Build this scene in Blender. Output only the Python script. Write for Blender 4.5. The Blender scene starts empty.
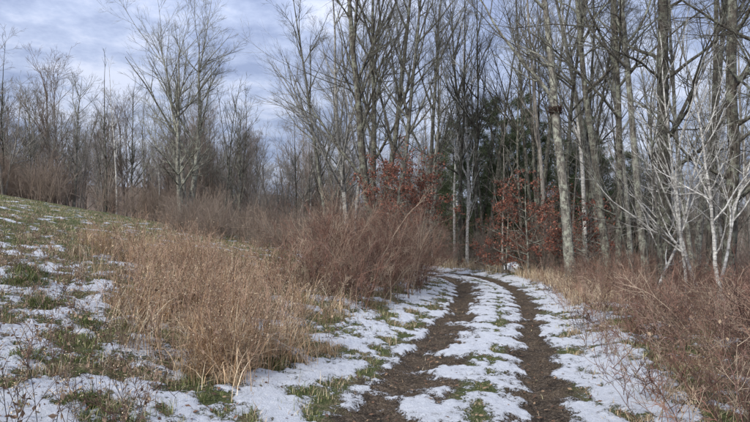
import bpy, math, numpy as np
from mathutils import Vector
R=np.random.default_rng(7)
F=541.0; HV=236.0; CZ=1.65
sc=bpy.context.scene

# ---------------------------------------------------------------- noise
_perm=np.random.default_rng(3).permutation(1024)
_ang=np.random.default_rng(4).uniform(0,2*np.pi,1024)
def pn(x,y,seed=0):
    xi=np.floor(x).astype(int); yi=np.floor(y).astype(int); xf=x-xi; yf=y-yi
    u=xf*xf*xf*(xf*(xf*6-15)+10); v=yf*yf*yf*(yf*(yf*6-15)+10)
    def g(ix,iy,dx,dy):
        h=_perm[(_perm[(ix+seed*17)&1023]+iy)&1023]; a=_ang[h]
        return np.cos(a)*dx+np.sin(a)*dy
    n0=g(xi,yi,xf,yf)*(1-u)+g(xi+1,yi,xf-1,yf)*u
    n1=g(xi,yi+1,xf,yf-1)*(1-u)+g(xi+1,yi+1,xf-1,yf-1)*u
    return (n0*(1-v)+n1*v)*1.4
def fbm(x,y,o=4,seed=0,gain=.5):
    s=0;a=1;
    for i in range(o):
        s=s+a*pn(x,y,seed+i*5); x=x*2.03+5.1;y=y*2.03+3.7;a*=gain
    return s
def sst(a,b,x):
    t=np.clip((x-a)/(b-a),0,1); return t*t*(3-2*t)

# ---------------------------------------------------------------- road curve
cp=np.array([(-.2,-14),(.1,-6),(.42,1),(.71,4.8),(1.09,6.2),(1.68,8.6),(2.56,12.06),(3.35,16.0),(3.6,19.3),(3.1,22.3),(1.7,25),(.3,28.5),(-.6,33),(-1,40),(-1,60)],float)
def catmull(P,n=14):
    out=[]
    for i in range(1,len(P)-2):
        p0,p1,p2,p3=P[i-1],P[i],P[i+1],P[i+2]
        for t in np.linspace(0,1,n,endpoint=False):
            out.append(.5*((2*p1)+(-p0+p2)*t+(2*p0-5*p1+4*p2-p3)*t*t+(-p0+3*p1-3*p2+p3)*t**3))
    return np.array(out)
RC=catmull(cp)
def lat(x,y):
    x=np.asarray(x,float).ravel(); y=np.asarray(y,float).ravel()
    out=np.empty(len(x)); A=RC[:-1]; B=RC[1:]; D=B-A; LL=(D**2).sum(1)
    for s in range(0,len(x),40000):
        px=x[s:s+40000,None]-A[None,:,0]; py=y[s:s+40000,None]-A[None,:,1]
        t=np.clip((px*D[:,0]+py*D[:,1])/LL,0,1)
        ex=px-t*D[:,0]; ey=py-t*D[:,1]; d=np.sqrt(ex*ex+ey*ey)
        k=d.argmin(1); ii=np.arange(len(k))
        sg=np.sign(px[ii,k]*D[k,1]-py[ii,k]*D[k,0])
        out[s:s+40000]=d[ii,k]*np.where(sg==0,1,sg)
    return out
def sp(x,k): return k*np.logaddexp(0,x/k)
def height(x,y,L=None,fine=True):
    x=np.asarray(x,float); y=np.asarray(y,float); shp=x.shape; x=x.ravel(); y=y.ravel()
    if L is None: L=lat(x,y)
    xc=np.interp(y,RC[:,1],RC[:,0]); xc=np.where(y>19,np.maximum(xc,2.6),xc)
    s=xc-1.5-x
    z=.175*sp(s,.5)
    z=np.where(s>26,.175*26+ (z-.175*26)*.3,z)
    z=z-.07*sp(np.minimum(y,75)-33,1.5)*sst(0,10,s)
    s2=x-xc-5
    z=z-.09*np.minimum(sp(s2,1.),30)
    z=z+sst(75,150,y)*11
    bank=sst(1.6,3,np.abs(L))
    z=z+bank*(.07*fbm(x*.6,y*.6,2,9))
    if fine:
        z=z+bank*.025*fbm(x*3,y*3,3,20)
    z=z-.055*np.exp(-((L+.74)/.24)**2)-.05*np.exp(-((L-.70)/.2)**2)+.02*np.exp(-(L/.3)**2)
    z=z+.10*sst(1.3,2.2,np.abs(L))*(L>0)+ .03*sst(1.2,1.8,np.abs(L))*(L<0)
    return z.reshape(shp)
def snowS(x,y,L):
    a=np.abs(L); wv=.08*pn(x*.9,y*.9,91)+.05*pn(x*3,y*3,92)
    L=L+wv
    n=.46*fbm(x*1.6+.4*y,y*1.6,4,40,.66)
    b=np.full_like(x,-.01)
    verge=sst(1.0,1.2,a)*(1-sst(1.7,2.4,a))
    b=b+np.where(L<0,.13,.21)*verge
    b=b+np.where(L>2.1,-.16,0)
    b=b+.20*np.exp(-((L+.06)/.27)**4)*(a<.8)
    b=b+.12*np.exp(-((L-.41)/.14)**4)
    b=b-.40*np.exp(-((L+.74)/.25)**4)-.46*np.exp(-((L-.79)/.15)**4)
    b=b-.18*np.exp(-((L-.19)/.04)**2)
    b=b+.16*np.exp(-((L+1.0)/.08)**2)
    b=b-.18*np.exp(-((L+1.22)/.10)**2)
    fld=sst(2.2,3.2,-L)
    b=b+fld*(.10-.30*sst(7.,13,y))
    b=b-.2*np.exp(-(((x+2.6)/1.5)**2+((y-9.)/3.2)**2))
    b=b-.25*sst(30,36,y)
    return n+b

# ---------------------------------------------------------------- mesh helpers
def mkmesh(name,V,faces,mat,col=None,attrs=None,smooth=True):
    me=bpy.data.meshes.new(name)
    V=np.asarray(V,np.float32); me.vertices.add(len(V)); me.vertices.foreach_set("co",V.ravel())
    lp=np.concatenate([f.ravel() for f in faces]).astype(np.int32)
    cnt=np.concatenate([np.full(len(f),f.shape[1]) for f in faces])
    st=np.concatenate([[0],np.cumsum(cnt)[:-1]]).astype(np.int32)
    me.loops.add(len(lp)); me.loops.foreach_set("vertex_index",lp)
    me.polygons.add(len(cnt)); me.polygons.foreach_set("loop_start",st)
    me.polygons.foreach_set("use_smooth",np.full(len(cnt),smooth))
    me.update(calc_edges=True)
    if col is not None:
        a=me.attributes.new("Col",'FLOAT_COLOR','POINT')
        c=np.ones((len(V),4),np.float32); c[:,:3]=col; a.data.foreach_set("color",c.ravel())
    for k,v in (attrs or {}).items():
        a=me.attributes.new(k,'FLOAT','POINT'); a.data.foreach_set("value",np.asarray(v,np.float32))
    me.materials.append(mat); return me
def link(name,me,parent=None,loc=(0,0,0),rot=0,scale=1):
    o=bpy.data.objects.new(name,me); sc.collection.objects.link(o)
    o.location=loc; o.rotation_euler=(0,0,rot); 
    o.scale=scale if hasattr(scale,'__len__') else (scale,)*3
    if parent: o.parent=parent
    return o
def empty(name):
    o=bpy.data.objects.new(name,None); sc.collection.objects.link(o); o.empty_display_size=.2; return o
class Geo:
    def __init__(s): s.V=[];s.F={3:[],4:[]};s.C=[];s.n=0
    def add(s,V,F,C=None):
        s.V.append(V); s.F[F.shape[1]].append(F+s.n); s.n+=len(V)
        if C is not None: s.C.append(C)
    def mesh(s,name,mat,smooth=True):
        fs=[np.concatenate(s.F[k]) for k in (4,3) if s.F[k]]
        return mkmesh(name,np.concatenate(s.V),fs,mat,np.concatenate(s.C) if s.C else None,smooth=smooth)
def norm(v): return v/np.maximum(np.linalg.norm(v,axis=-1,keepdims=True),1e-9)
def polyl(r,P0,D,L,n,wob,up):
    P=[P0]; d=norm(D); p=P0; L=np.asarray(L)[:,None]
    for i in range(n):
        d=norm(d+r.normal(0,wob,d.shape)+np.array([0,0,1])*up); p=p+d*L/n; P.append(p)
    return np.stack(P,1)
def tubes(g,P,rad,sides,col=None):
    B,n,_=P.shape; T=norm(np.gradient(P,axis=1))
    ref=np.where(np.abs(T[:,:1,2:3])>.8,np.array([1.,0,0]),np.array([0,0,1.]))
    ref=np.broadcast_to(ref,P.shape); X=norm(np.cross(T,ref)); Y=np.cross(T,X)
    a=np.arange(sides)*2*np.pi/sides
    V=P[:,:,None,:]+rad[:,:,None,None]*(np.cos(a)[:,None]*X[:,:,None,:]+np.sin(a)[:,None]*Y[:,:,None,:])
    b=np.arange(B)[:,None,None]*n*sides; i=np.arange(n-1)[None,:,None]*sides; j=np.arange(sides)[None,None,:]; j2=(j+1)%sides
    F=np.stack([b+i+j,b+i+j2,b+i+sides+j2,b+i+sides+j],-1).reshape(-1,4)
    C=None
    if col is not None: C=np.repeat(col,n*sides,axis=0)
    g.add(V.reshape(-1,3),F,C)
def kids(r,P,rad,L,k,t0,t1,ang,ratio,taper=.6,lmin=0,keep=False):
    B,n,_=P.shape
    t=r.uniform(t0,t1,(B,k)); f=t*(n-1)*.9999; i=f.astype(int); w=(f-i)[...,None]; bi=np.arange(B)[:,None]
    p=P[bi,i]*(1-w)+P[bi,i+1]*w; T=norm(P[bi,i+1]-P[bi,i]); rr=rad[bi,i]*(1-w[...,0])+rad[bi,i+1]*w[...,0]
    q=r.normal(0,1,T.shape); q=norm(q-(q*T).sum(-1,keepdims=True)*T)
    a=np.radians(r.normal(ang,ang*.22,(B,k)))[...,None]
    D=np.cos(a)*T+np.sin(a)*q
    l=L[:,None]*ratio*(1.15-taper*t)*r.uniform(.55,1.2,(B,k))
    o=(p.reshape(-1,3),D.reshape(-1,3),l.ravel(),rr.ravel(),t.ravel())
    if lmin>0:
        kk=l.ravel()>lmin*r.uniform(.6,1.4,l.size); o=tuple(a[kk] for a in o)
    return o

def tree(seed,H=14,r0=.16,stems=1,t0=.28,nl=20,ang=38,ratio=.36,wob=.03,lwob=.075,up=.05,k=(7,6,5),rmin=.005,lean=(0,0),spread=.12,leafs=0,leaf_t=(0,1),flare=1.45,lm=1.,taper=.8):
    r=np.random.default_rng(seed); g=Geo()
    P0=np.zeros((stems,3)); P0[:,2]=-.25
    if stems>1: P0[:,:2]=r.normal(0,r0*1.1,(stems,2))
    D=np.zeros((stems,3)); D[:,2]=1; D[:,0]=lean[0]; D[:,1]=lean[1]
    if stems>1:
        a=r.uniform(0,6.28)+np.arange(stems)*6.28/stems
        D[:,0]+=np.cos(a)*spread; D[:,1]+=np.sin(a)*spread
    L=H*r.uniform(.82,1.,stems); L[0]=H
    P=polyl(r,P0,D,L,18,wob,.012)
    tt=np.linspace(0,1,19); rad=(r0*(1-tt)**.9+.009)[None]*np.where(np.arange(stems)==0,1,.75)[:,None]*np.ones((stems,1))
    rad[:,0]*=flare; rad[:,1]*=1.05
    tubes(g,P,rad,9)
    p,d,l,rr,t=kids(r,P,rad,L,nl,t0,.99,ang,ratio,taper)
    big=r.random(len(l))<.2; l=np.where(big,l*1.5,l)
    d=np.where(big[:,None],norm(d+np.array([0,0,.6])),d)
    P1=polyl(r,p,d,l,9,lwob,up); s=np.linspace(0,1,10)
    R1=np.minimum(rr*.62,.012*l+.005)[:,None]*(1-s*.85)[None]+rmin*.5
    tubes(g,P1,R1,5)
    p,d,l2,rr,t=kids(r,P1,R1,l,k[0],.1,.97,38,.45,.5,.35*lm)
    P2=polyl(r,p,d,l2,6,lwob,up*.8); s=np.linspace(0,1,7)
    R2=np.maximum(np.minimum(rr*.65,.010*l2+.003)[:,None]*(1-s*.8)[None],rmin*.6); tubes(g,P2,R2,4)
    p,d,l3,rr,t=kids(r,P2,R2,l2,k[1],.1,.97,34,.52,.4,.24*lm)
    P3=polyl(r,p,d,l3,4,lwob,up*.8); s=np.linspace(0,1,5)
    R3=np.maximum(np.minimum(rr*.7,.007*l3+.002)[:,None]*(1-s*.7)[None],rmin*.5); tubes(g,P3,R3,3)
    p,d,l4,rr,t=kids(r,P3,R3,l3,k[2],.1,.97,32,.62,.3,.16*lm)
    P4=polyl(r,p,d,l4,3,.07,up); s=np.linspace(0,1,4)
    R4=np.maximum(np.ones((len(l4),1))*(rmin*.45)*(1-s*.6)[None],.0014); tubes(g,P4,R4,3)
    lf=None
    if leafs:
        A=np.concatenate([P4[:,1:].reshape(-1,3),P3[:,2:].reshape(-1,3)])
        hh=A[:,2]/H; A=A[(hh>leaf_t[0])&(hh<leaf_t[1])]
        lf=A[r.integers(0,len(A),leafs)]+r.normal(0,.03,(leafs,3))
    return g,lf,P1
def leaves_geo(r,P,size,cols,droop=.6):
    B=len(P); s=r.uniform(.6,1.25,B)[:,None]*size
    a=norm(r.normal(0,1,(B,3))+np.array([0,0,-droop])); q=r.normal(0,1,(B,3)); b=norm(np.cross(a,q)); c=np.cross(a,b)
    V=np.stack([P,P+a*s*.5+b*s*.3+c*s*.1,P+a*s,P+a*s*.5-b*s*.3+c*s*.12],1).reshape(-1,3)
    F=np.arange(B*4).reshape(B,4); C=np.repeat(cols[r.integers(0,len(cols),B)]*r.uniform(.65,1.3,(B,1)),4,axis=0)
    return V,F,C

# ---------------------------------------------------------------- materials
def nm(name):
    m=bpy.data.materials.new(name); m.use_nodes=True; nt=m.node_tree; b=nt.nodes["Principled BSDF"]
    b.inputs["Roughness"].default_value=.85; b.inputs["Specular IOR Level"].default_value=.2
    return m,nt,b
def N(nt,t,**k):
    n=nt.nodes.new(t)
    for a,v in k.items(): setattr(n,a,v)
    return n
def noise(nt,vec,scale,detail=4,rough=.6):
    n=N(nt,"ShaderNodeTexNoise"); n.inputs["Scale"].default_value=scale; n.inputs["Detail"].default_value=detail; n.inputs["Roughness"].default_value=rough
    if vec is not None: nt.links.new(vec,n.inputs["Vector"])
    return n.outputs[0]
def ramp(nt,fac,stops):
    n=N(nt,"ShaderNodeValToRGB"); e=n.color_ramp.elements
    while len(e)<len(stops): e.new(.5)
    for i,(p,c) in enumerate(stops):
        e[i].position=p; e[i].color=(*c,1) if hasattr(c,'__len__') else (c,c,c,1)
    nt.links.new(fac,n.inputs[0]); return n.outputs[0]
def mixc(nt,f,a,b,mode='MIX'):
    n=N(nt,"ShaderNodeMix",data_type='RGBA',blend_type=mode)
    for s,i in ((f,0),(a,6),(b,7)):
        if hasattr(s,'is_linked'): nt.links.new(s,n.inputs[i])
        else: n.inputs[i].default_value=s if i==0 else (*s,1)
    return n.outputs[2]
def mth(nt,op,a,b=0,c=None):
    n=N(nt,"ShaderNodeMath",operation=op)
    for i,s in enumerate((a,b,c)):
        if s is None: continue
        if hasattr(s,'is_linked'): nt.links.new(s,n.inputs[i])
        else: n.inputs[i].default_value=s
    return n.outputs[0]
def mrange(nt,v,a,b):
    n=N(nt,"ShaderNodeMapRange",interpolation_type='SMOOTHSTEP'); nt.links.new(v,n.inputs[0]); n.inputs[1].default_value=a; n.inputs[2].default_value=b; return n.outputs[0]
def bump(nt,b,h,st,dist):
    n=N(nt,"ShaderNodeBump"); n.inputs["Strength"].default_value=st; n.inputs["Distance"].default_value=dist
    nt.links.new(h,n.inputs["Height"]); nt.links.new(n.outputs[0],b.inputs["Normal"])

def bark(name,c0,c1,lich,amt=.5,birch=False):
    m,nt,b=nm(name); tc=N(nt,"ShaderNodeTexCoord"); mp=N(nt,"ShaderNodeMapping"); nt.links.new(tc.outputs["Object"],mp.inputs[0])
    mp.inputs["Scale"].default_value=(1,1,.16) if not birch else (.3,.3,1.6)
    n1=noise(nt,mp.outputs[0],22 if not birch else 9,5,.7); c=ramp(nt,n1,[(.38,c0),(.6,c1)])
    n2=noise(nt,tc.outputs["Object"],4.5,6,.85); f=ramp(nt,n2,[(.53-.08*amt,0),(.58,1)])
    f=mth(nt,'MULTIPLY',f,amt*1.4); f=mth(nt,'MINIMUM',f,1)
    c=mixc(nt,f,c,lich)
    oi=N(nt,"ShaderNodeObjectInfo"); v=mth(nt,'MULTIPLY_ADD',oi.outputs["Random"],.6,.7)
    h=N(nt,"ShaderNodeHueSaturation"); nt.links.new(c,h.inputs["Color"]); nt.links.new(v,h.inputs["Value"])
    nt.links.new(h.outputs[0],b.inputs["Base Color"]); bump(nt,b,n1,1.,.06); return m
M_dark=bark("bark_dark",(.025,.021,.017),(.13,.11,.088),(.27,.28,.21),.55)
M_grey=bark("bark_grey",(.05,.044,.037),(.23,.205,.17),(.40,.41,.32),.6)
M_pale=bark("bark_pale",(.14,.125,.11),(.47,.445,.4),(.64,.62,.56),.7,True)
M_far=bark("bark_far",(.14,.125,.105),(.34,.30,.255),(.44,.41,.34),.5)
M_brown=bark("bark_brown",(.14,.105,.083),(.31,.245,.2),(.34,.3,.245),.3)
def colmat(name,rough=.8,trans=.0,spec=.15):
    m,nt,b=nm(name); a=N(nt,"ShaderNodeAttribute",attribute_name="Col")
    b.inputs["Roughness"].default_value=rough; b.inputs["Specular IOR Level"].default_value=spec
    tc=N(nt,"ShaderNodeTexCoord"); n=noise(nt,tc.outputs["Object"],30,1); v=mth(nt,'MULTIPLY_ADD',n,.8,.6)
    h=N(nt,"ShaderNodeHueSaturation"); nt.links.new(a.outputs["Color"],h.inputs["Color"]); nt.links.new(v,h.inputs["Value"])
    nt.links.new(h.outputs[0],b.inputs["Base Color"])
    if trans:
        t=N(nt,"ShaderNodeBsdfTranslucent"); nt.links.new(h.outputs[0],t.inputs[0]); mx=N(nt,"ShaderNodeMixShader"); mx.inputs[0].default_value=trans
        nt.links.new(b.outputs[0],mx.inputs[1]); nt.links.new(t.outputs[0],mx.inputs[2])
        nt.links.new(mx.outputs[0],nt.nodes["Material Output"].inputs[0])
    return m
M_col=colmat("plant_matter",.75,.15); M_twig=colmat("shrub_twigs")

def groundmat():
    m,nt,b=nm("snowy_ground")
    tc=N(nt,"ShaderNodeTexCoord"); P=tc.outputs["Object"]
    aS=N(nt,"ShaderNodeAttribute",attribute_name="snowS").outputs["Fac"]
    aL=N(nt,"ShaderNodeAttribute",attribute_name="lat").outputs["Fac"]
    aF=N(nt,"ShaderNodeAttribute",attribute_name="forest").outputs["Fac"]
    nf=noise(nt,P,11,6,.78); nfine=noise(nt,P,60,5,.75); nm2=noise(nt,P,3.2,5,.65)
    s=mth(nt,'ADD',aS,mth(nt,'MULTIPLY_ADD',nf,1.15,-.575)); s=mth(nt,'ADD',s,mth(nt,'MULTIPLY_ADD',nfine,.8,-.4))
    snow=mrange(nt,s,-.03,.05)
    earth=ramp(nt,nfine,[(.36,(.025,.018,.012)),(.5,(.11,.08,.055)),(.63,(.31,.24,.17))])
    e2=ramp(nt,nm2,[(.35,(.5,.5,.5)),(.62,(1.2,1.15,1.05))]); earth=mixc(nt,1.0,earth,e2,'MULTIPLY')
    dead=ramp(nt,nfine,[(.34,(.06,.045,.025)),(.5,(.24,.19,.10)),(.64,(.54,.45,.28))])
    green=ramp(nt,nfine,[(.35,(.025,.034,.012)),(.52,(.12,.14,.047)),(.68,(.32,.32,.14))])
    gfac=mrange(nt,nm2,.38,.54)
    grass=mixc(nt,gfac,dead,green)
    al=mth(nt,'ABSOLUTE',aL)
    onroad=mth(nt,'SUBTRACT',1,mrange(nt,mth(nt,'MULTIPLY_ADD',nm2,.5,al),1.25,1.45))
    mid=mrange(nt,mth(nt,'ABSOLUTE',mth(nt,'SUBTRACT',aL,.13)),.30,.15)
    rd=mixc(nt,mid,earth,green)
    gravel=N(nt,"ShaderNodeTexVoronoi"); gravel.inputs["Scale"].default_value=38; nt.links.new(P,gravel.inputs["Vector"])
    st=ramp(nt,gravel.outputs["Color"],[(.74,0),(.82,1)])
    rd=mixc(nt,mth(nt,'MULTIPLY',st,.4),rd,(.36,.28,.2))
    c=mixc(nt,onroad,grass,rd)
    floor=ramp(nt,nf,[(.3,(.05,.036,.025)),(.5,(.14,.1,.07)),(.7,(.3,.22,.16))])
    c=mixc(nt,aF,c,floor)
    sc_=ramp(nt,nf,[(.3,(.76,.78,.83)),(.6,(.90,.91,.93))])
    thin=mrange(nt,s,.18,.0)
    dirtysnow=mixc(nt,mth(nt,'MULTIPLY',thin,.45),sc_,(.42,.38,.32))
    c2=mixc(nt,snow,c,dirtysnow)
    nt.links.new(c2,b.inputs["Base Color"])
    r=mth(nt,'MULTIPLY_ADD',snow,-.25,.9); nt.links.new(r,b.inputs["Roughness"])
    hgt=mth(nt,'ADD',mth(nt,'MULTIPLY',snow,.7),mth(nt,'ADD',mth(nt,'MULTIPLY',nfine,.9),mth(nt,'MULTIPLY',nf,1.5)))
    bump(nt,b,hgt,1.,.055)
    return m
M_ground=groundmat()

# ---------------------------------------------------------------- terrain
def axis(a,b,c0,c1,st,gr):
    out=[c0]; v=c0
    while v<c1: v+=st; out.append(v)
    while v<b: v+=st+gr*(v-c1); out.append(v)
    lo=[]; v=c0
    while v>a: v-=st+gr*(c0-v); lo.append(v)
    return np.array(lo[::-1]+out)
xs=axis(-220,220,-5,5,.035,.022); ys=axis(-60,260,2.5,9,.035,.014)
GX,GY=np.meshgrid(xs,ys); x=GX.ravel(); y=GY.ravel(); L=lat(x,y)
S=snowS(x,y,L); z=height(x,y,L)
near=np.exp(-np.maximum(0,y-25)/10)
n2=fbm(x*7,y*7,3,60)
z=z+near*(.028*sst(-.05,.11,S+.1*n2)+.02*fbm(x*10,y*10,3,70))
forest=np.clip(sst(33,37,y+1.5*pn(x*.3,y*.3,5))+sst(2.3,3.3,L+.5*pn(x,y,6))*.9,0,1)
V=np.stack([x,y,z],1); nx=len(xs); ny=len(ys)
i=np.arange(ny-1)[:,None]*nx+np.arange(nx-1)[None]; Fq=np.stack([i,i+1,i+nx+1,i+nx],-1).reshape(-1,4)
aL=np.abs(L); onr=(aL[Fq].mean(1)<1.45)&(y[Fq[:,0]]<55)&(y[Fq[:,0]]>-12)
for nme,sel in (("ground",~onr),("dirt_road",onr)):
    f=Fq[sel]; u,inv=np.unique(f,return_inverse=True)
    me=mkmesh(nme,V[u],[inv.reshape(-1,4)],M_ground,attrs=dict(snowS=S[u],lat=L[u],forest=forest[u])); link(nme,me)

def pt(u,Y): return (u-375)/F*Y
def gz(x,y): return float(height(np.array([x]),np.array([y]))[0])

# ---------------------------------------------------------------- hero trees
LC=np.array([(.27,.10,.065),(.2,.075,.055),(.33,.15,.1),(.13,.06,.045)])
def put(name,u,Y,mat,**k):
    g,lf,P1=tree(**k); me=g.mesh(name,mat); X=pt(u,Y)
    if lf is not None:
        e=empty(name); e.location=(X,Y,gz(X,Y)); link("trunk_and_branches",me,e)
        r=np.random.default_rng(k['seed']+5); gg=Geo(); gg.add(*leaves_geo(r,lf,.085,LC))
        link("leaves",gg.mesh("dry_leaves",M_col),e); return e,P1
    return link(name,me,None,(X,Y,gz(X,Y))),P1
put("bare_tree",183,31,M_grey,seed=11,H=12,r0=.2,stems=3,spread=.13,t0=.18,nl=16,ang=44,ratio=.43,rmin=.008,taper=.6,lm=1.15)
put("bare_tree",350,24,M_pale,seed=12,H=15,r0=.12,stems=2,spread=.1,t0=.22,nl=18,ang=34,ratio=.38,rmin=.006,taper=.7)
put("bare_tree",366,22,M_dark,seed=13,H=16,r0=.19,stems=3,spread=.13,t0=.22,nl=16,ang=34,ratio=.37,rmin=.0055,taper=.7)
put("bare_tree",402,20,M_grey,seed=14,H=15,r0=.10,stems=1,t0=.25,nl=24,ang=36,ratio=.31,rmin=.0055)
put("bare_tree",426,30,M_grey,seed=15,H=17,r0=.14,stems=2,t0=.3,nl=16,ang=38,ratio=.33,lean=(.08,0),rmin=.0065)
put("bare_tree",480,27,M_dark,seed=16,H=15,r0=.1,stems=1,t0=.35,nl=18,ang=40,ratio=.3,lean=(-.12,0),rmin=.006)
put("bare_tree",462,32,M_dark,seed=17,H=17,r0=.14,stems=1,t0=.3,nl=22,ratio=.3,lean=(.05,0),rmin=.007)
t1,P1n=put("bare_tree",572,18,M_grey,seed=18,H=19,r0=.17,stems=1,t0=.2,nl=19,ang=44,ratio=.34,lwob=.11,lean=(-.07,0),rmin=.005)
put("bare_tree",612,17,M_dark,seed=19,H=19,r0=.12,stems=2,spread=.1,t0=.28,nl=14,ang=42,ratio=.3,lwob=.11,lean=(.02,0),rmin=.005)
put("bare_tree",662,13.5,M_dark,seed=20,H=19,r0=.17,stems=1,t0=.16,nl=24,ang=56,ratio=.21,wob=.04,lwob=.13,lean=(-.01,0),rmin=.0045)
put("bare_tree",722,12.5,M_dark,seed=21,H=18,r0=.14,stems=1,t0=.14,nl=24,ang=58,ratio=.2,wob=.04,lwob=.13,lean=(-.02,.0),rmin=.0045)
put("bare_tree",650,16,M_grey,seed=22,H=18,r0=.10,stems=1,t0=.25,nl=18,ang=44,ratio=.25,lean=(-.16,0),rmin=.005)
put("bare_tree",775,11.5,M_dark,seed=23,H=16,r0=.11,stems=1,t0=.2,nl=18,ang=48,ratio=.26,lean=(-.06,0),rmin=.0045)
put("bare_tree",600,22,M_grey,seed=24,H=18,r0=.12,stems=1,t0=.28,nl=20,ratio=.3,lean=(-.06,0),rmin=.006)
put("bare_tree",535,27,M_dark,seed=25,H=19,r0=.13,stems=2,t0=.3,nl=15,ratio=.3,lean=(.03,0),rmin=.006)
put("bare_tree",693,18,M_grey,seed=26,H=17,r0=.11,stems=2,t0=.25,nl=14,ratio=.27,rmin=.006)
put("bare_tree",555,21,M_dark,seed=27,H=17,r0=.085,stems=1,t0=.3,nl=18,ratio=.22,lean=(.04,0),rmin=.005)
put("bare_tree",630,20,M_grey,seed=28,H=17,r0=.09,stems=1,t0=.3,nl=18,ratio=.22,lean=(-.03,0),rmin=.005)
put("bare_tree",586,24,M_dark,seed=29,H=18,r0=.1,stems=2,t0=.3,nl=14,ratio=.25,lean=(.05,0),rmin=.006)
put("bare_tree",705,15,M_dark,seed=30,H=17,r0=.09,stems=1,t0=.2,nl=20,ratio=.22,lean=(.05,0),rmin=.005)
put("bare_tree",330,27,M_grey,seed=31,H=14,r0=.11,stems=2,t0=.25,nl=16,ratio=.33,lean=(-.04,0),rmin=.0065)
for j,(u,Y,ln,Hh) in enumerate([(668,12.5,(-.14,0),6),(682,12,(.15,.05),6.5),(700,13,(-.1,0),7),(640,15,(-.26,0),7),(708,11.5,(.3,0),5.5),(735,14,(-.22,0),8),(692,15,(.3,0),7),(655,14,(.12,0),5),(674,16,(-.3,0),6),(720,15,(.1,0),7),(645,12.5,(.35,0),5),(730,11,(-.35,0),5)]):
    put("birch_tree",u,Y,M_pale if j%3 else M_grey,seed=40+j,H=Hh,r0=.024+.006*(j%3),t0=.2,nl=12,ang=38,ratio=.38,wob=.07,lean=ln,k=(4,3,2),rmin=.0045,flare=1.1,lm=.9)
for j,(u,Y,Hh,nl_) in enumerate([(528,20.5,4.2,4200),(505,23,4.0,2800),(590,20,3.0,1800),(390,19.5,4.7,3200),(417,22,4.6,3000),(556,25,4.3,2200),(402,21,4.4,2000)]):
    put("beech_tree",u,Y,M_grey,seed=60+j,H=Hh,r0=.035,stems=1,t0=.08,nl=24,ang=72,ratio=.46,up=.012,k=(6,5,3),rmin=.005,leafs=nl_,leaf_t=(.1 if j not in (3,4,6) else .4,1),lm=.5)

tgt=np.array([pt(588,18.2),18.,CZ+(HV-135)/F*18])-np.array(t1.location)
A=P1n.reshape(-1,3); k0=A[np.linalg.norm(A-tgt,axis=1).argmin()]
r=np.random.default_rng(5); g=Geo(); B=420
th=r.uniform(0,6.28,B); ph=r.uniform(-1,.35,B); rr=.2*r.uniform(.6,1,B)
c=np.stack([np.cos(th)*rr*np.sqrt(1-ph**2),np.sin(th)*rr*np.sqrt(1-ph**2),ph*.16],1)
d=norm(np.stack([-np.sin(th),np.cos(th),r.normal(0,.25,B)],1)+r.normal(0,.35,(B,3)))
P=polyl(r,c-d*.12,d,np.full(B,.26),3,.2,0); tubes(g,P,np.full((B,4),.007),3,np.tile([.08,.05,.038],(B,1))*r.uniform(.5,1.6,(B,1)))
link("bird_nest",g.mesh("bird_nest",M_twig),None,tuple(np.array(t1.location)+k0+np.array([0,0,.1])))

# ---------------------------------------------------------------- pines
def pine(seed,H=14,r0=.16):
    r=np.random.default_rng(seed); g=Geo(); 
    P=polyl(r,np.array([[0,0,-.2]]),np.array([[0,0,1.]]),np.array([H]),12,.015,.01); s=np.linspace(0,1,13)
    rad=(r0*(1-s)+.015)[None]; tubes(g,P,rad,7,np.array([[.09,.07,.055]]))
    nb=115
    p,d,l,rr,t=kids(r,P,rad,np.array([H]),nb,.08,.99,78,.25,.9); P1=polyl(r,p,d,l,6,.08,.03); s=np.linspace(0,1,7)
    tubes(g,P1,(rr*.3)[:,None]*(1-.8*s)[None]+.004,3,np.tile([.08,.06,.05],(nb,1)))
    p,d,l2,rr2,t=kids(r,P1,np.full((nb,7),.01),l,8,.2,1,50,.35,.5); P2=polyl(r,p,d,np.maximum(l2,.3),3,.1,.04)
    A=P2[:,1:].reshape(-1,3); A=np.repeat(A,9,axis=0); B=len(A); A=A+r.normal(0,.07,A.shape)
    a=norm(r.normal(0,1,(B,3))+[0,0,.25]); b=norm(np.cross(a,r.normal(0,1,(B,3)))); ln=r.uniform(.14,.3,(B,1))
    V=np.stack([A-b*.02,A+b*.02,A+a*ln],1).reshape(-1,3); cols=np.array([(.06,.085,.04),(.1,.125,.06),(.14,.165,.085)])
    g.add(V,np.arange(B*3).reshape(-1,3),np.repeat(cols[r.integers(0,3,B)],3,axis=0))
    return g.mesh("pine_tree",M_col)
PM=[pine(s) for s in (1,2,3)]
for j,(u,Y,s) in enumerate([(505,31,.6),(475,33,.66),(545,32,.62),(572,30,.52),(455,37,.68),(525,39,.88),(603,33,.58),(492,42,.9),(636,36,.6),(438,41,.66),(586,42,.82),(660,40,.62),(535,30,.42),(490,29,.4)]):
    X=pt(u,Y); link("pine_tree",PM[j%3],None,(X,Y,gz(X,Y)),R.uniform(0,6),s)

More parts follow.
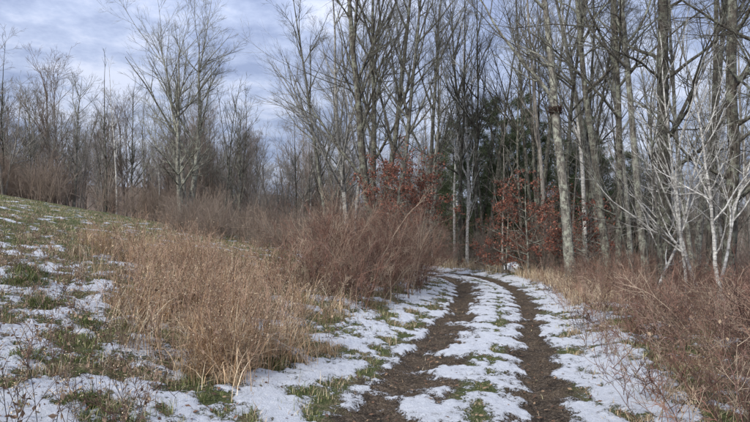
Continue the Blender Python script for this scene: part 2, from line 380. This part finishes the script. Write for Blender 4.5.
# ---------------------------------------------------------------- distant woods
T=[]
for j in range(7):
    g,_,_=tree(100+j,H=12,r0=.11,stems=1+(j%3==0)+(j%3==1)*1,t0=.18,nl=19 if j%3 else 13,ang=32+2*j,ratio=.35,k=(6,5,4),rmin=.011,spread=.13,lm=1.3,taper=.7)
    T.append((g.mesh("far_tree",(M_far,M_brown,M_grey)[j%3])))
PO=[]
for j in range(5):
    g,_,_=tree(150+j,H=15,r0=.085,stems=1+(j==2),t0=.3,nl=14,ang=36,ratio=.2,k=(5,4,3),rmin=.01,lm=1.1,wob=.022)
    PO.append((g.mesh("slender_tree",(M_far,M_grey,M_dark,M_pale,M_dark)[j])))
SH=[]
for j in range(4):
    r=np.random.default_rng(200+j); g=Geo(); B=26
    P0=np.zeros((B,3)); P0[:,:2]=r.normal(0,.6,(B,2)); D=np.stack([r.normal(0,.3,B),r.normal(0,.3,B),np.ones(B)],1); Ls=r.uniform(1.2,3.8,B)
    col=np.array([(.3,.235,.18),(.27,.19,.145),(.37,.3,.235)])[r.integers(0,3,B)]*r.uniform(.5,1.3,(B,1)); P=polyl(r,P0,D,Ls,7,.09,.0); rad=np.linspace(.016,.006,8)[None]*np.ones((B,1)); tubes(g,P,rad,3,col)
    p,d,l,rr,t=kids(r,P,rad,Ls,8,.15,1,36,.4,.5,.2); c2=np.tile(col.mean(0),(len(l),1))*r.uniform(.6,1.3,(len(l),1)); Q=polyl(r,p,d,l,4,.1,.03); rq=np.full((len(l),5),.007); tubes(g,Q,rq,3,c2)
    p,d,l,rr,t=kids(r,Q,rq,l,4,.1,1,38,.5,.4,.12); tubes(g,polyl(r,p,d,l,3,.1,.03),np.full((len(l),4),.005),3,np.tile(col.mean(0),(len(l),1)))
    SH.append(g.mesh("thicket_shrub",M_twig))
E=empty("distant_forest")
def inst(lst,X,Y,s,sz=None):
    link("woodland_tree",lst[R.integers(0,len(lst))],E,(X,Y,gz(X,Y)-.1),R.uniform(0,6.28),(s,s,s*(sz or 1)))
for k in range(130):
    Y=R.uniform(34,70); u=R.uniform(-100,440); h=R.uniform(.45,.88)+(Y-34)*.007
    inst(T,pt(u,Y),Y,h)
for k in range(65):
    Y=R.uniform(34,55); u=R.uniform(-60,440); inst(PO,pt(u,Y),Y,R.uniform(.4,.75)*(1 if u<250 else 1.2))
for k in range(44):
    Y=R.uniform(30,62); u=R.uniform(400,850)
    if 440<u<580 and Y<42: continue
    inst(T,pt(u,Y),Y,R.uniform(.5,.8)+(Y-30)*.004)
for k in range(120):
    Y=R.uniform(21,50); u=R.uniform(425,830); X=pt(u,Y)
    if abs(lat([X],[Y])[0])<2.2: continue
    inst(PO,X,Y,R.uniform(.42,.75) if k%3 else R.uniform(.8,1.15))
for k in range(80):
    Y=R.uniform(72,115); X=R.uniform(-100,100); inst(T,X,Y,R.uniform(.7,1.1))
for k in range(110):
    u=R.uniform(-90,440); Y=R.uniform(33,44) ; inst(SH,pt(u,Y),Y,R.uniform(.45,1.0))
for k in range(65):
    u=R.uniform(440,850); Y=R.uniform(20,40) ; X=pt(u,Y)
    if abs(lat([X],[Y])[0])<3: continue
    inst(SH,X,Y,R.uniform(.4,.8))
for k in range(30):
    u=R.uniform(170,330); Y=R.uniform(22,31) ; inst(SH,pt(u,Y),Y,R.uniform(.35,.65))

# ---------------------------------------------------------------- shrubs (near)
def thicket(name,bx,by,hgt,cols,seed,k1=8,k2=4,rb=.006,spread=.35,curve=-.02):
    r=np.random.default_rng(seed); g=Geo(); B=len(bx)
    P0=np.stack([bx,by,height(bx,by)-.03],1); D=np.stack([r.normal(0,spread,B),r.normal(0,spread,B),np.ones(B)],1)
    Ls=hgt*r.uniform(.55,1.25,B); col=cols[r.integers(0,len(cols),B)]*r.uniform(.45,1.35,(B,1))*(1+.5*pn(bx*1.1,by*1.1,77))[:,None]
    P=polyl(r,P0,D,Ls,7,.1,curve); rad=np.linspace(rb,rb*.4,8)[None]*r.uniform(.7,1.4,(B,1)); tubes(g,P,rad,3,col)
    p,d,l,rr,t=kids(r,P,rad,Ls,k1,.15,1,42,.36,.5); c2=np.repeat(col*1.05,k1,axis=0); Q=polyl(r,p,d,l,4,.13,.02); rq=np.full((len(l),5),.0028)*np.linspace(1,.6,5); tubes(g,Q,rq,3,c2)
    if k2:
        p,d,l,rr,t=kids(r,Q,rq,l,k2,.1,1,42,.5,.4); tubes(g,polyl(r,p,d,l,3,.12,.02),np.full((len(l),4),.0017),3,np.repeat(c2,k2,axis=0))
    return link(name,g.mesh(name,M_twig))
cR=np.array([(.23,.125,.088),(.17,.092,.068),(.3,.2,.14),(.12,.07,.056),(.4,.31,.22)])
r=np.random.default_rng(31)
n=760; by=r.uniform(10.5,18.5,n); cx=np.interp(by,[10.5,13,16,18.5],[-1.1,-.5,.4,.6]); bx=cx+r.uniform(-1.75,1.35,n)*np.interp(by,[10.5,12.5,18],[.6,1,1])
Lb=lat(bx,by); kk=Lb<-1.75; bx,by=bx[kk],by[kk]
thicket("bramble_thicket",bx,by,np.interp(by,[10.5,12.5,18.5],[.9,1.75,2.1])*(1+.5*pn(bx*.9,by*.9,8)),cR,32,8,4,.007)
n=2500; by=4.0+15*r.random(n)**1.3; bx=np.interp(by,RC[:,1],RC[:,0])+1.55+r.random(n)**.9*5.6; 
kk=pn(bx*.7,by*.7,12)>-.45; bx,by=bx[kk],by[kk]; Lb=lat(bx,by); kk=Lb>1.5; bx,by,Lb=bx[kk],by[kk],Lb[kk]
thicket("bramble_thicket",bx,by,.42+.66*sst(1.6,3.0,Lb)+.5*pn(bx*.6,by*.6,14)**2,cR,33,8,2,.005,.55,-.06)
# sparse dark sprigs on the near-left slope
n=110; by=r.uniform(3.6,9.5,n); bx=-by*r.uniform(.3,.74,n)-.3; kk=lat(bx,by)<-2; bx,by=bx[kk],by[kk]
thicket("brush_sprigs",bx,by,.25+.35*r.random(len(bx)),cR*.7,34,5,2,.004,.6,-.05)

# ---------------------------------------------------------------- grasses
def blades(g,r,bx,by,h,w,cols,bend=.5,segs=3,common=None,mul=None):
    B=len(bx); z=height(bx,by)+.0; P0=np.stack([bx,by,z-.01],1)
    a=r.uniform(0,6.28,B)
    if common is not None: a=common+r.normal(0,.9,B)
    dirv=np.stack([np.cos(a),np.sin(a),np.zeros(B)],1); side=np.stack([-np.sin(a),np.cos(a),np.zeros(B)],1)
    bd=r.uniform(.1,1,B)[:,None]*bend; h=h[:,None]; V=[]
    for i in range(segs):
        t=i/segs; c=P0+dirv*h*bd*t*t+np.array([0,0,1])*h*t*(1-.45*bd*t); ww=w[:,None]*(1-.5*t)
        V+=[c-side*ww*.5,c+side*ww*.5]
    V.append(P0+dirv*h*bd+np.array([0,0,1])*h*(1-.45*bd))
    n=2*segs+1; V=np.stack(V,1).reshape(-1,3); o=np.arange(B)[:,None]*n
    q=np.concatenate([o+np.array([2*i,2*i+1,2*i+3,2*i+2]) for i in range(segs-1)]); t3=o+np.array([2*segs-2,2*segs-1,2*segs])
    c=cols[r.integers(0,len(cols),B)]*r.uniform(.65,1.3,(B,1))
    if mul is not None: c=c*mul
    C=np.repeat(c,n,axis=0)
    n0=g.n; g.add(V,q,C); g.F[3].append(t3+n0)
tan=np.array([(.56,.42,.26),(.64,.51,.34),(.44,.31,.19),(.72,.61,.44),(.3,.2,.12)])
grn=np.array([(.11,.14,.045),(.18,.2,.07),(.085,.11,.035),(.3,.29,.13),(.46,.41,.23)])
def zone(r,n,th=-.2):
    by=r.uniform(5.4,14,n); c=np.interp(by,[5.2,7,9,11,14],[-1.3,-1.95,-2.9,-3.6,-4.8]); wd=np.interp(by,[5.2,6.5,9,14],[.5,1.0,2.0,2.4])
    bx=c+r.normal(0,.5,n)*wd; kk=(fbm(bx*1.1,by*1.1,2,22)>th)&(lat(bx,by)<-1.85); return bx[kk],by[kk]
g=Geo(); bx,by=zone(r,38000,-.08)
q=r.integers(0,len(bx)//45,len(bx)); sz=.06+.09*((q*7)%5)/4; bx=bx[q]+r.normal(0,1,len(bx))*sz; by=by[q]+r.normal(0,1,len(bx))*sz; ca=(q*2.399)%6.28
rc=np.random.default_rng(9).uniform(.5,1.35,(len(bx)//45+1,1))*np.random.default_rng(10).choice(np.array([(1,1,1),(1,.86,.76),(1.05,1.0,.95)]),len(bx)//45+1)
hh=(.46+.34*pn(bx*.9,by*.9,25)+.18*np.sin(q*1.7))*r.uniform(.4,1.3,len(bx)); blades(g,r,bx,by,np.maximum(hh,.1),r.uniform(.004,.009,len(bx)),tan,1.4,4,common=ca,mul=rc[q])
bx2=np.zeros(2600); by2=r.uniform(12,21,2600); bx2=np.interp(by2,RC[:,1],RC[:,0])+1.8+np.abs(r.normal(0,.8,2600)); blades(g,r,bx2,by2,r.uniform(.25,.6,2600),np.full(2600,.009),tan,.9,3)
nn=5000; by3=r.uniform(22,31,nn); bx3=r.uniform(-1,8,nn); kk=np.abs(lat(bx3,by3))>1.6; bx3,by3=bx3[kk],by3[kk]; blades(g,r,bx3,by3,r.uniform(.2,.6,len(bx3)),np.full(len(bx3),.014),tan,.8,3)
link("tall_dead_grass",g.mesh("tall_dead_grass",M_col,False))
def stalks(name,bx,by,h,seed,col=(.3,.2,.13),pc=tan,lv=3):
    r=np.random.default_rng(seed); g=Geo(); B=len(bx); P0=np.stack([bx,by,height(bx,by)-.02],1)
    D=np.stack([r.normal(0,.28,B),r.normal(0,.28,B),np.ones(B)],1); P=polyl(r,P0,D,h,6,.07,-.02); C=np.array(col)*r.uniform(.35,1.5,(B,1))
    rad=np.linspace(.0035,.0018,7)[None]*np.ones((B,1)); tubes(g,P,rad,3,C)
    p,d,l,rr,t=kids(r,P,rad,h,7,.45,1,34,.2,.1); tubes(g,polyl(r,p,d,l,3,.1,.0),np.full((len(l),4),.0016),3,np.repeat(C,7,axis=0))
    kt=norm(d)*l[:,None]*r.uniform(.4,1.1,(len(l),1))+p; kt=np.repeat(kt,4,axis=0)+r.normal(0,.014,(len(kt)*4,3)); g.add(*leaves_geo(r,kt,.016,pc*.85,.2))
    ml,_,_,_,_=kids(r,P,rad,h,lv,.1,.9,50,.1,.1); g.add(*leaves_geo(r,ml,.05,np.array([(.32,.22,.15),(.4,.29,.19),(.2,.13,.09)]),1.2))
    link(name,g.mesh(name,M_col,False))
bx,by=zone(r,1150,-.3); stalks("weed_stalks",bx,by,(.8+.4*pn(bx,by,26))*r.uniform(.5,1.3,len(bx)),51,col=(.34,.22,.15))
n=520; by=r.uniform(3.2,14,n); bx=-.6*by*r.uniform(.35,1.2,n)-.8; stalks("weed_stalks",bx,by,r.uniform(.2,.7,n),52,col=(.13,.085,.065))
n=600; by=4.2+14*r.random(n)**1.2; bx=np.interp(by,RC[:,1],RC[:,0])+1.9+r.random(n)*4.5; stalks("weed_stalks",bx,by,r.uniform(.4,1.1,n),53,col=(.28,.18,.14),pc=np.array([(.4,.28,.19),(.3,.18,.13)]))
g=Geo(); n=300000; by=1.5+ (28)*r.random(n)**1.8; bx=r.uniform(-.75,.62,n)*by*1.02
bx=np.where(r.random(n)<.1,r.uniform(-3,3.5,n),bx)
Lb=lat(bx,by); Sb=snowS(bx,by,Lb)+.08*fbm(bx*6,by*6,2,81); inr=np.abs(Lb)<1.2
ok=(Sb<.0)&((~inr)|(np.abs(Lb-.14)<.12)|((np.abs(Lb+1.15)<.14)&(r.random(n)<.5))|(r.random(n)<.015)); ok|=(r.random(n)<.12)&(~inr)
ok&=(fbm(bx*4,by*4,2,83)>-.15)
bx,by,Lb=bx[ok],by[ok],Lb[ok]; hh=r.uniform(.025,.10,len(bx))*np.where(np.abs(Lb)<1.2,.45,1)*(1+.8*(pn(bx*2,by*2,84)>.2))
gm=pn(bx*1.1,by*1.1,86)+r.normal(0,.2,len(bx))>-.12
w=np.full(len(bx),.004)+by*.0006
blades(g,r,bx[gm],by[gm],hh[gm],w[gm],grn,.9,2); blades(g,r,bx[~gm],by[~gm],hh[~gm]*1.1,w[~gm],tan*.85,1.1,2)
# lush green tussocks low on the left slope
for (cx_,cy_,rd_,hm) in [(-5.15,8.0,.32,.34),(-5.5,8.6,.3,.28),(-4.3,7.1,.2,.2),(-3.3,5.2,.2,.16),(-3.5,6.6,.22,.18),(-2.35,4.4,.18,.12)]:
    m_=int(2600*rd_); a_=r.uniform(0,6.28,m_); q_=rd_*np.sqrt(r.random(m_)); blades(g,r,cx_+q_*np.cos(a_),cy_+q_*np.sin(a_),hm*(1.1-.7*q_/rd_)*r.uniform(.5,1.2,m_),np.full(m_,.008),grn[:4]*.9,1.2,3)
link("grass",g.mesh("grass",M_col,False))
g=Geo(); n=9000; by=2+20*r.random(n)**1.8; bx=r.uniform(-.75,.8,n)*by; 
kk=(np.abs(lat(bx,by))>1.9)|(snowS(bx,by,lat(bx,by))<-.1)|(r.random(n)<.12); bx,by=bx[kk],by[kk]; n=len(bx); zz=height(bx,by)+.03
P=np.stack([bx,by,zz],1); s=r.uniform(.01,.032,n)[:,None]; a=r.uniform(0,6.28,n); A=np.stack([np.cos(a),np.sin(a),r.normal(0,.3,n)],1); Bv=np.stack([-np.sin(a),np.cos(a),r.normal(0,.3,n)],1)
V=np.stack([P-A*s,P+Bv*s*.55,P+A*s,P-Bv*s*.55],1).reshape(-1,3); cl=np.array([(.18,.1,.06),(.30,.2,.12),(.1,.06,.04)])
g.add(V,np.arange(n*4).reshape(-1,4),np.repeat(cl[r.integers(0,3,n)],4,axis=0)); link("fallen_leaves",g.mesh("fallen_leaves",M_col,False))

# ---------------------------------------------------------------- snow-capped boulder past the bend
m,nt,b=nm("snowy_stone"); ge=N(nt,"ShaderNodeNewGeometry"); sx=N(nt,"ShaderNodeSeparateXYZ"); nt.links.new(ge.outputs["Normal"],sx.inputs[0])
tc=N(nt,"ShaderNodeTexCoord"); nn_=noise(nt,tc.outputs["Object"],9,5,.7); f=mrange(nt,mth(nt,'ADD',sx.outputs[2],mth(nt,'MULTIPLY',nn_,.6)),.2,.4)
nt.links.new(mixc(nt,f,(.16,.14,.12),(.85,.87,.9)),b.inputs["Base Color"]); bump(nt,b,nn_,.8,.05)
import bmesh
bm=bmesh.new(); bmesh.ops.create_icosphere(bm,subdivisions=4,radius=.3)
co=np.array([v.co[:] for v in bm.verts]); dd=1+.28*fbm(co[:,0]*4+co[:,2]*3,co[:,1]*4-co[:,2]*2,3,33)
for v,k_ in zip(bm.verts,dd): v.co=Vector((v.co.x*k_*1.2,v.co.y*k_,v.co.z*k_*.95))
me=bpy.data.meshes.new("boulder"); bm.to_mesh(me); bm.free(); me.materials.append(m)
for p_ in me.polygons: p_.use_smooth=True
X=pt(511,23.5); link("boulder",me,None,(X,23.5,gz(X,23.5)+.12),.4,1)

# ---------------------------------------------------------------- light and sky
sunel=math.radians(36); az=math.radians(222)
sd=Vector((math.sin(az)*math.cos(sunel),math.cos(az)*math.cos(sunel),math.sin(sunel)))
li=bpy.data.lights.new("sun",'SUN'); li.energy=3.5; li.angle=math.radians(10); li.color=(1,.98,.94)
so=bpy.data.objects.new("sun",li); sc.collection.objects.link(so); so.rotation_euler=(-sd).to_track_quat('-Z','Y').to_euler()
w=bpy.data.worlds.new("World"); sc.world=w; w.use_nodes=True; nt=w.node_tree; bg=nt.nodes["Background"]
sky=N(nt,"ShaderNodeTexSky",sky_type='NISHITA'); sky.sun_disc=False; sky.sun_elevation=sunel; sky.sun_rotation=az; sky.air_density=1.2; sky.dust_density=1.5
tc=N(nt,"ShaderNodeTexCoord"); sx=N(nt,"ShaderNodeSeparateXYZ"); nt.links.new(tc.outputs["Generated"],sx.inputs[0])
zc=mth(nt,'MAXIMUM',sx.outputs[2],0); zz=mth(nt,'ADD',zc,.16); cx=N(nt,"ShaderNodeCombineXYZ")
nt.links.new(mth(nt,'DIVIDE',sx.outputs[0],zz),cx.inputs[0]); nt.links.new(mth(nt,'DIVIDE',sx.outputs[1],zz),cx.inputs[1])
n1=noise(nt,cx.outputs[0],1.1,6,.55); n2=noise(nt,cx.outputs[0],4.,5,.65)
cf=mth(nt,'ADD',mth(nt,'MULTIPLY',n1,.6),mth(nt,'MULTIPLY',n2,.4))
cloud=ramp(nt,cf,[(.42,(2.2,2.65,4.0)),(.5,(3.3,3.8,5.2)),(.58,(4.8,5.15,6.3))])
zen=mth(nt,'MULTIPLY_ADD',zc,1.8,.9)   # an overcast sky is brighter overhead than at the horizon
vm=N(nt,"ShaderNodeVectorMath",operation='SCALE'); nt.links.new(cloud,vm.inputs[0]); nt.links.new(zen,vm.inputs[3])
mixed=mixc(nt,.88,sky.outputs[0],vm.outputs[0])
nt.links.new(mixed,bg.inputs[0]); bg.inputs[1].default_value=.125
# ---------------------------------------------------------------- camera
cam=bpy.data.cameras.new("camera"); cam.sensor_width=36; cam.lens=26; cam.clip_end=1000; co=bpy.data.objects.new("camera",cam); sc.collection.objects.link(co)
co.location=(0,0,CZ); co.rotation_euler=(math.radians(90+2.6),0,0); sc.camera=co
sc.view_settings.view_transform='Standard'
print("done",nx*ny)
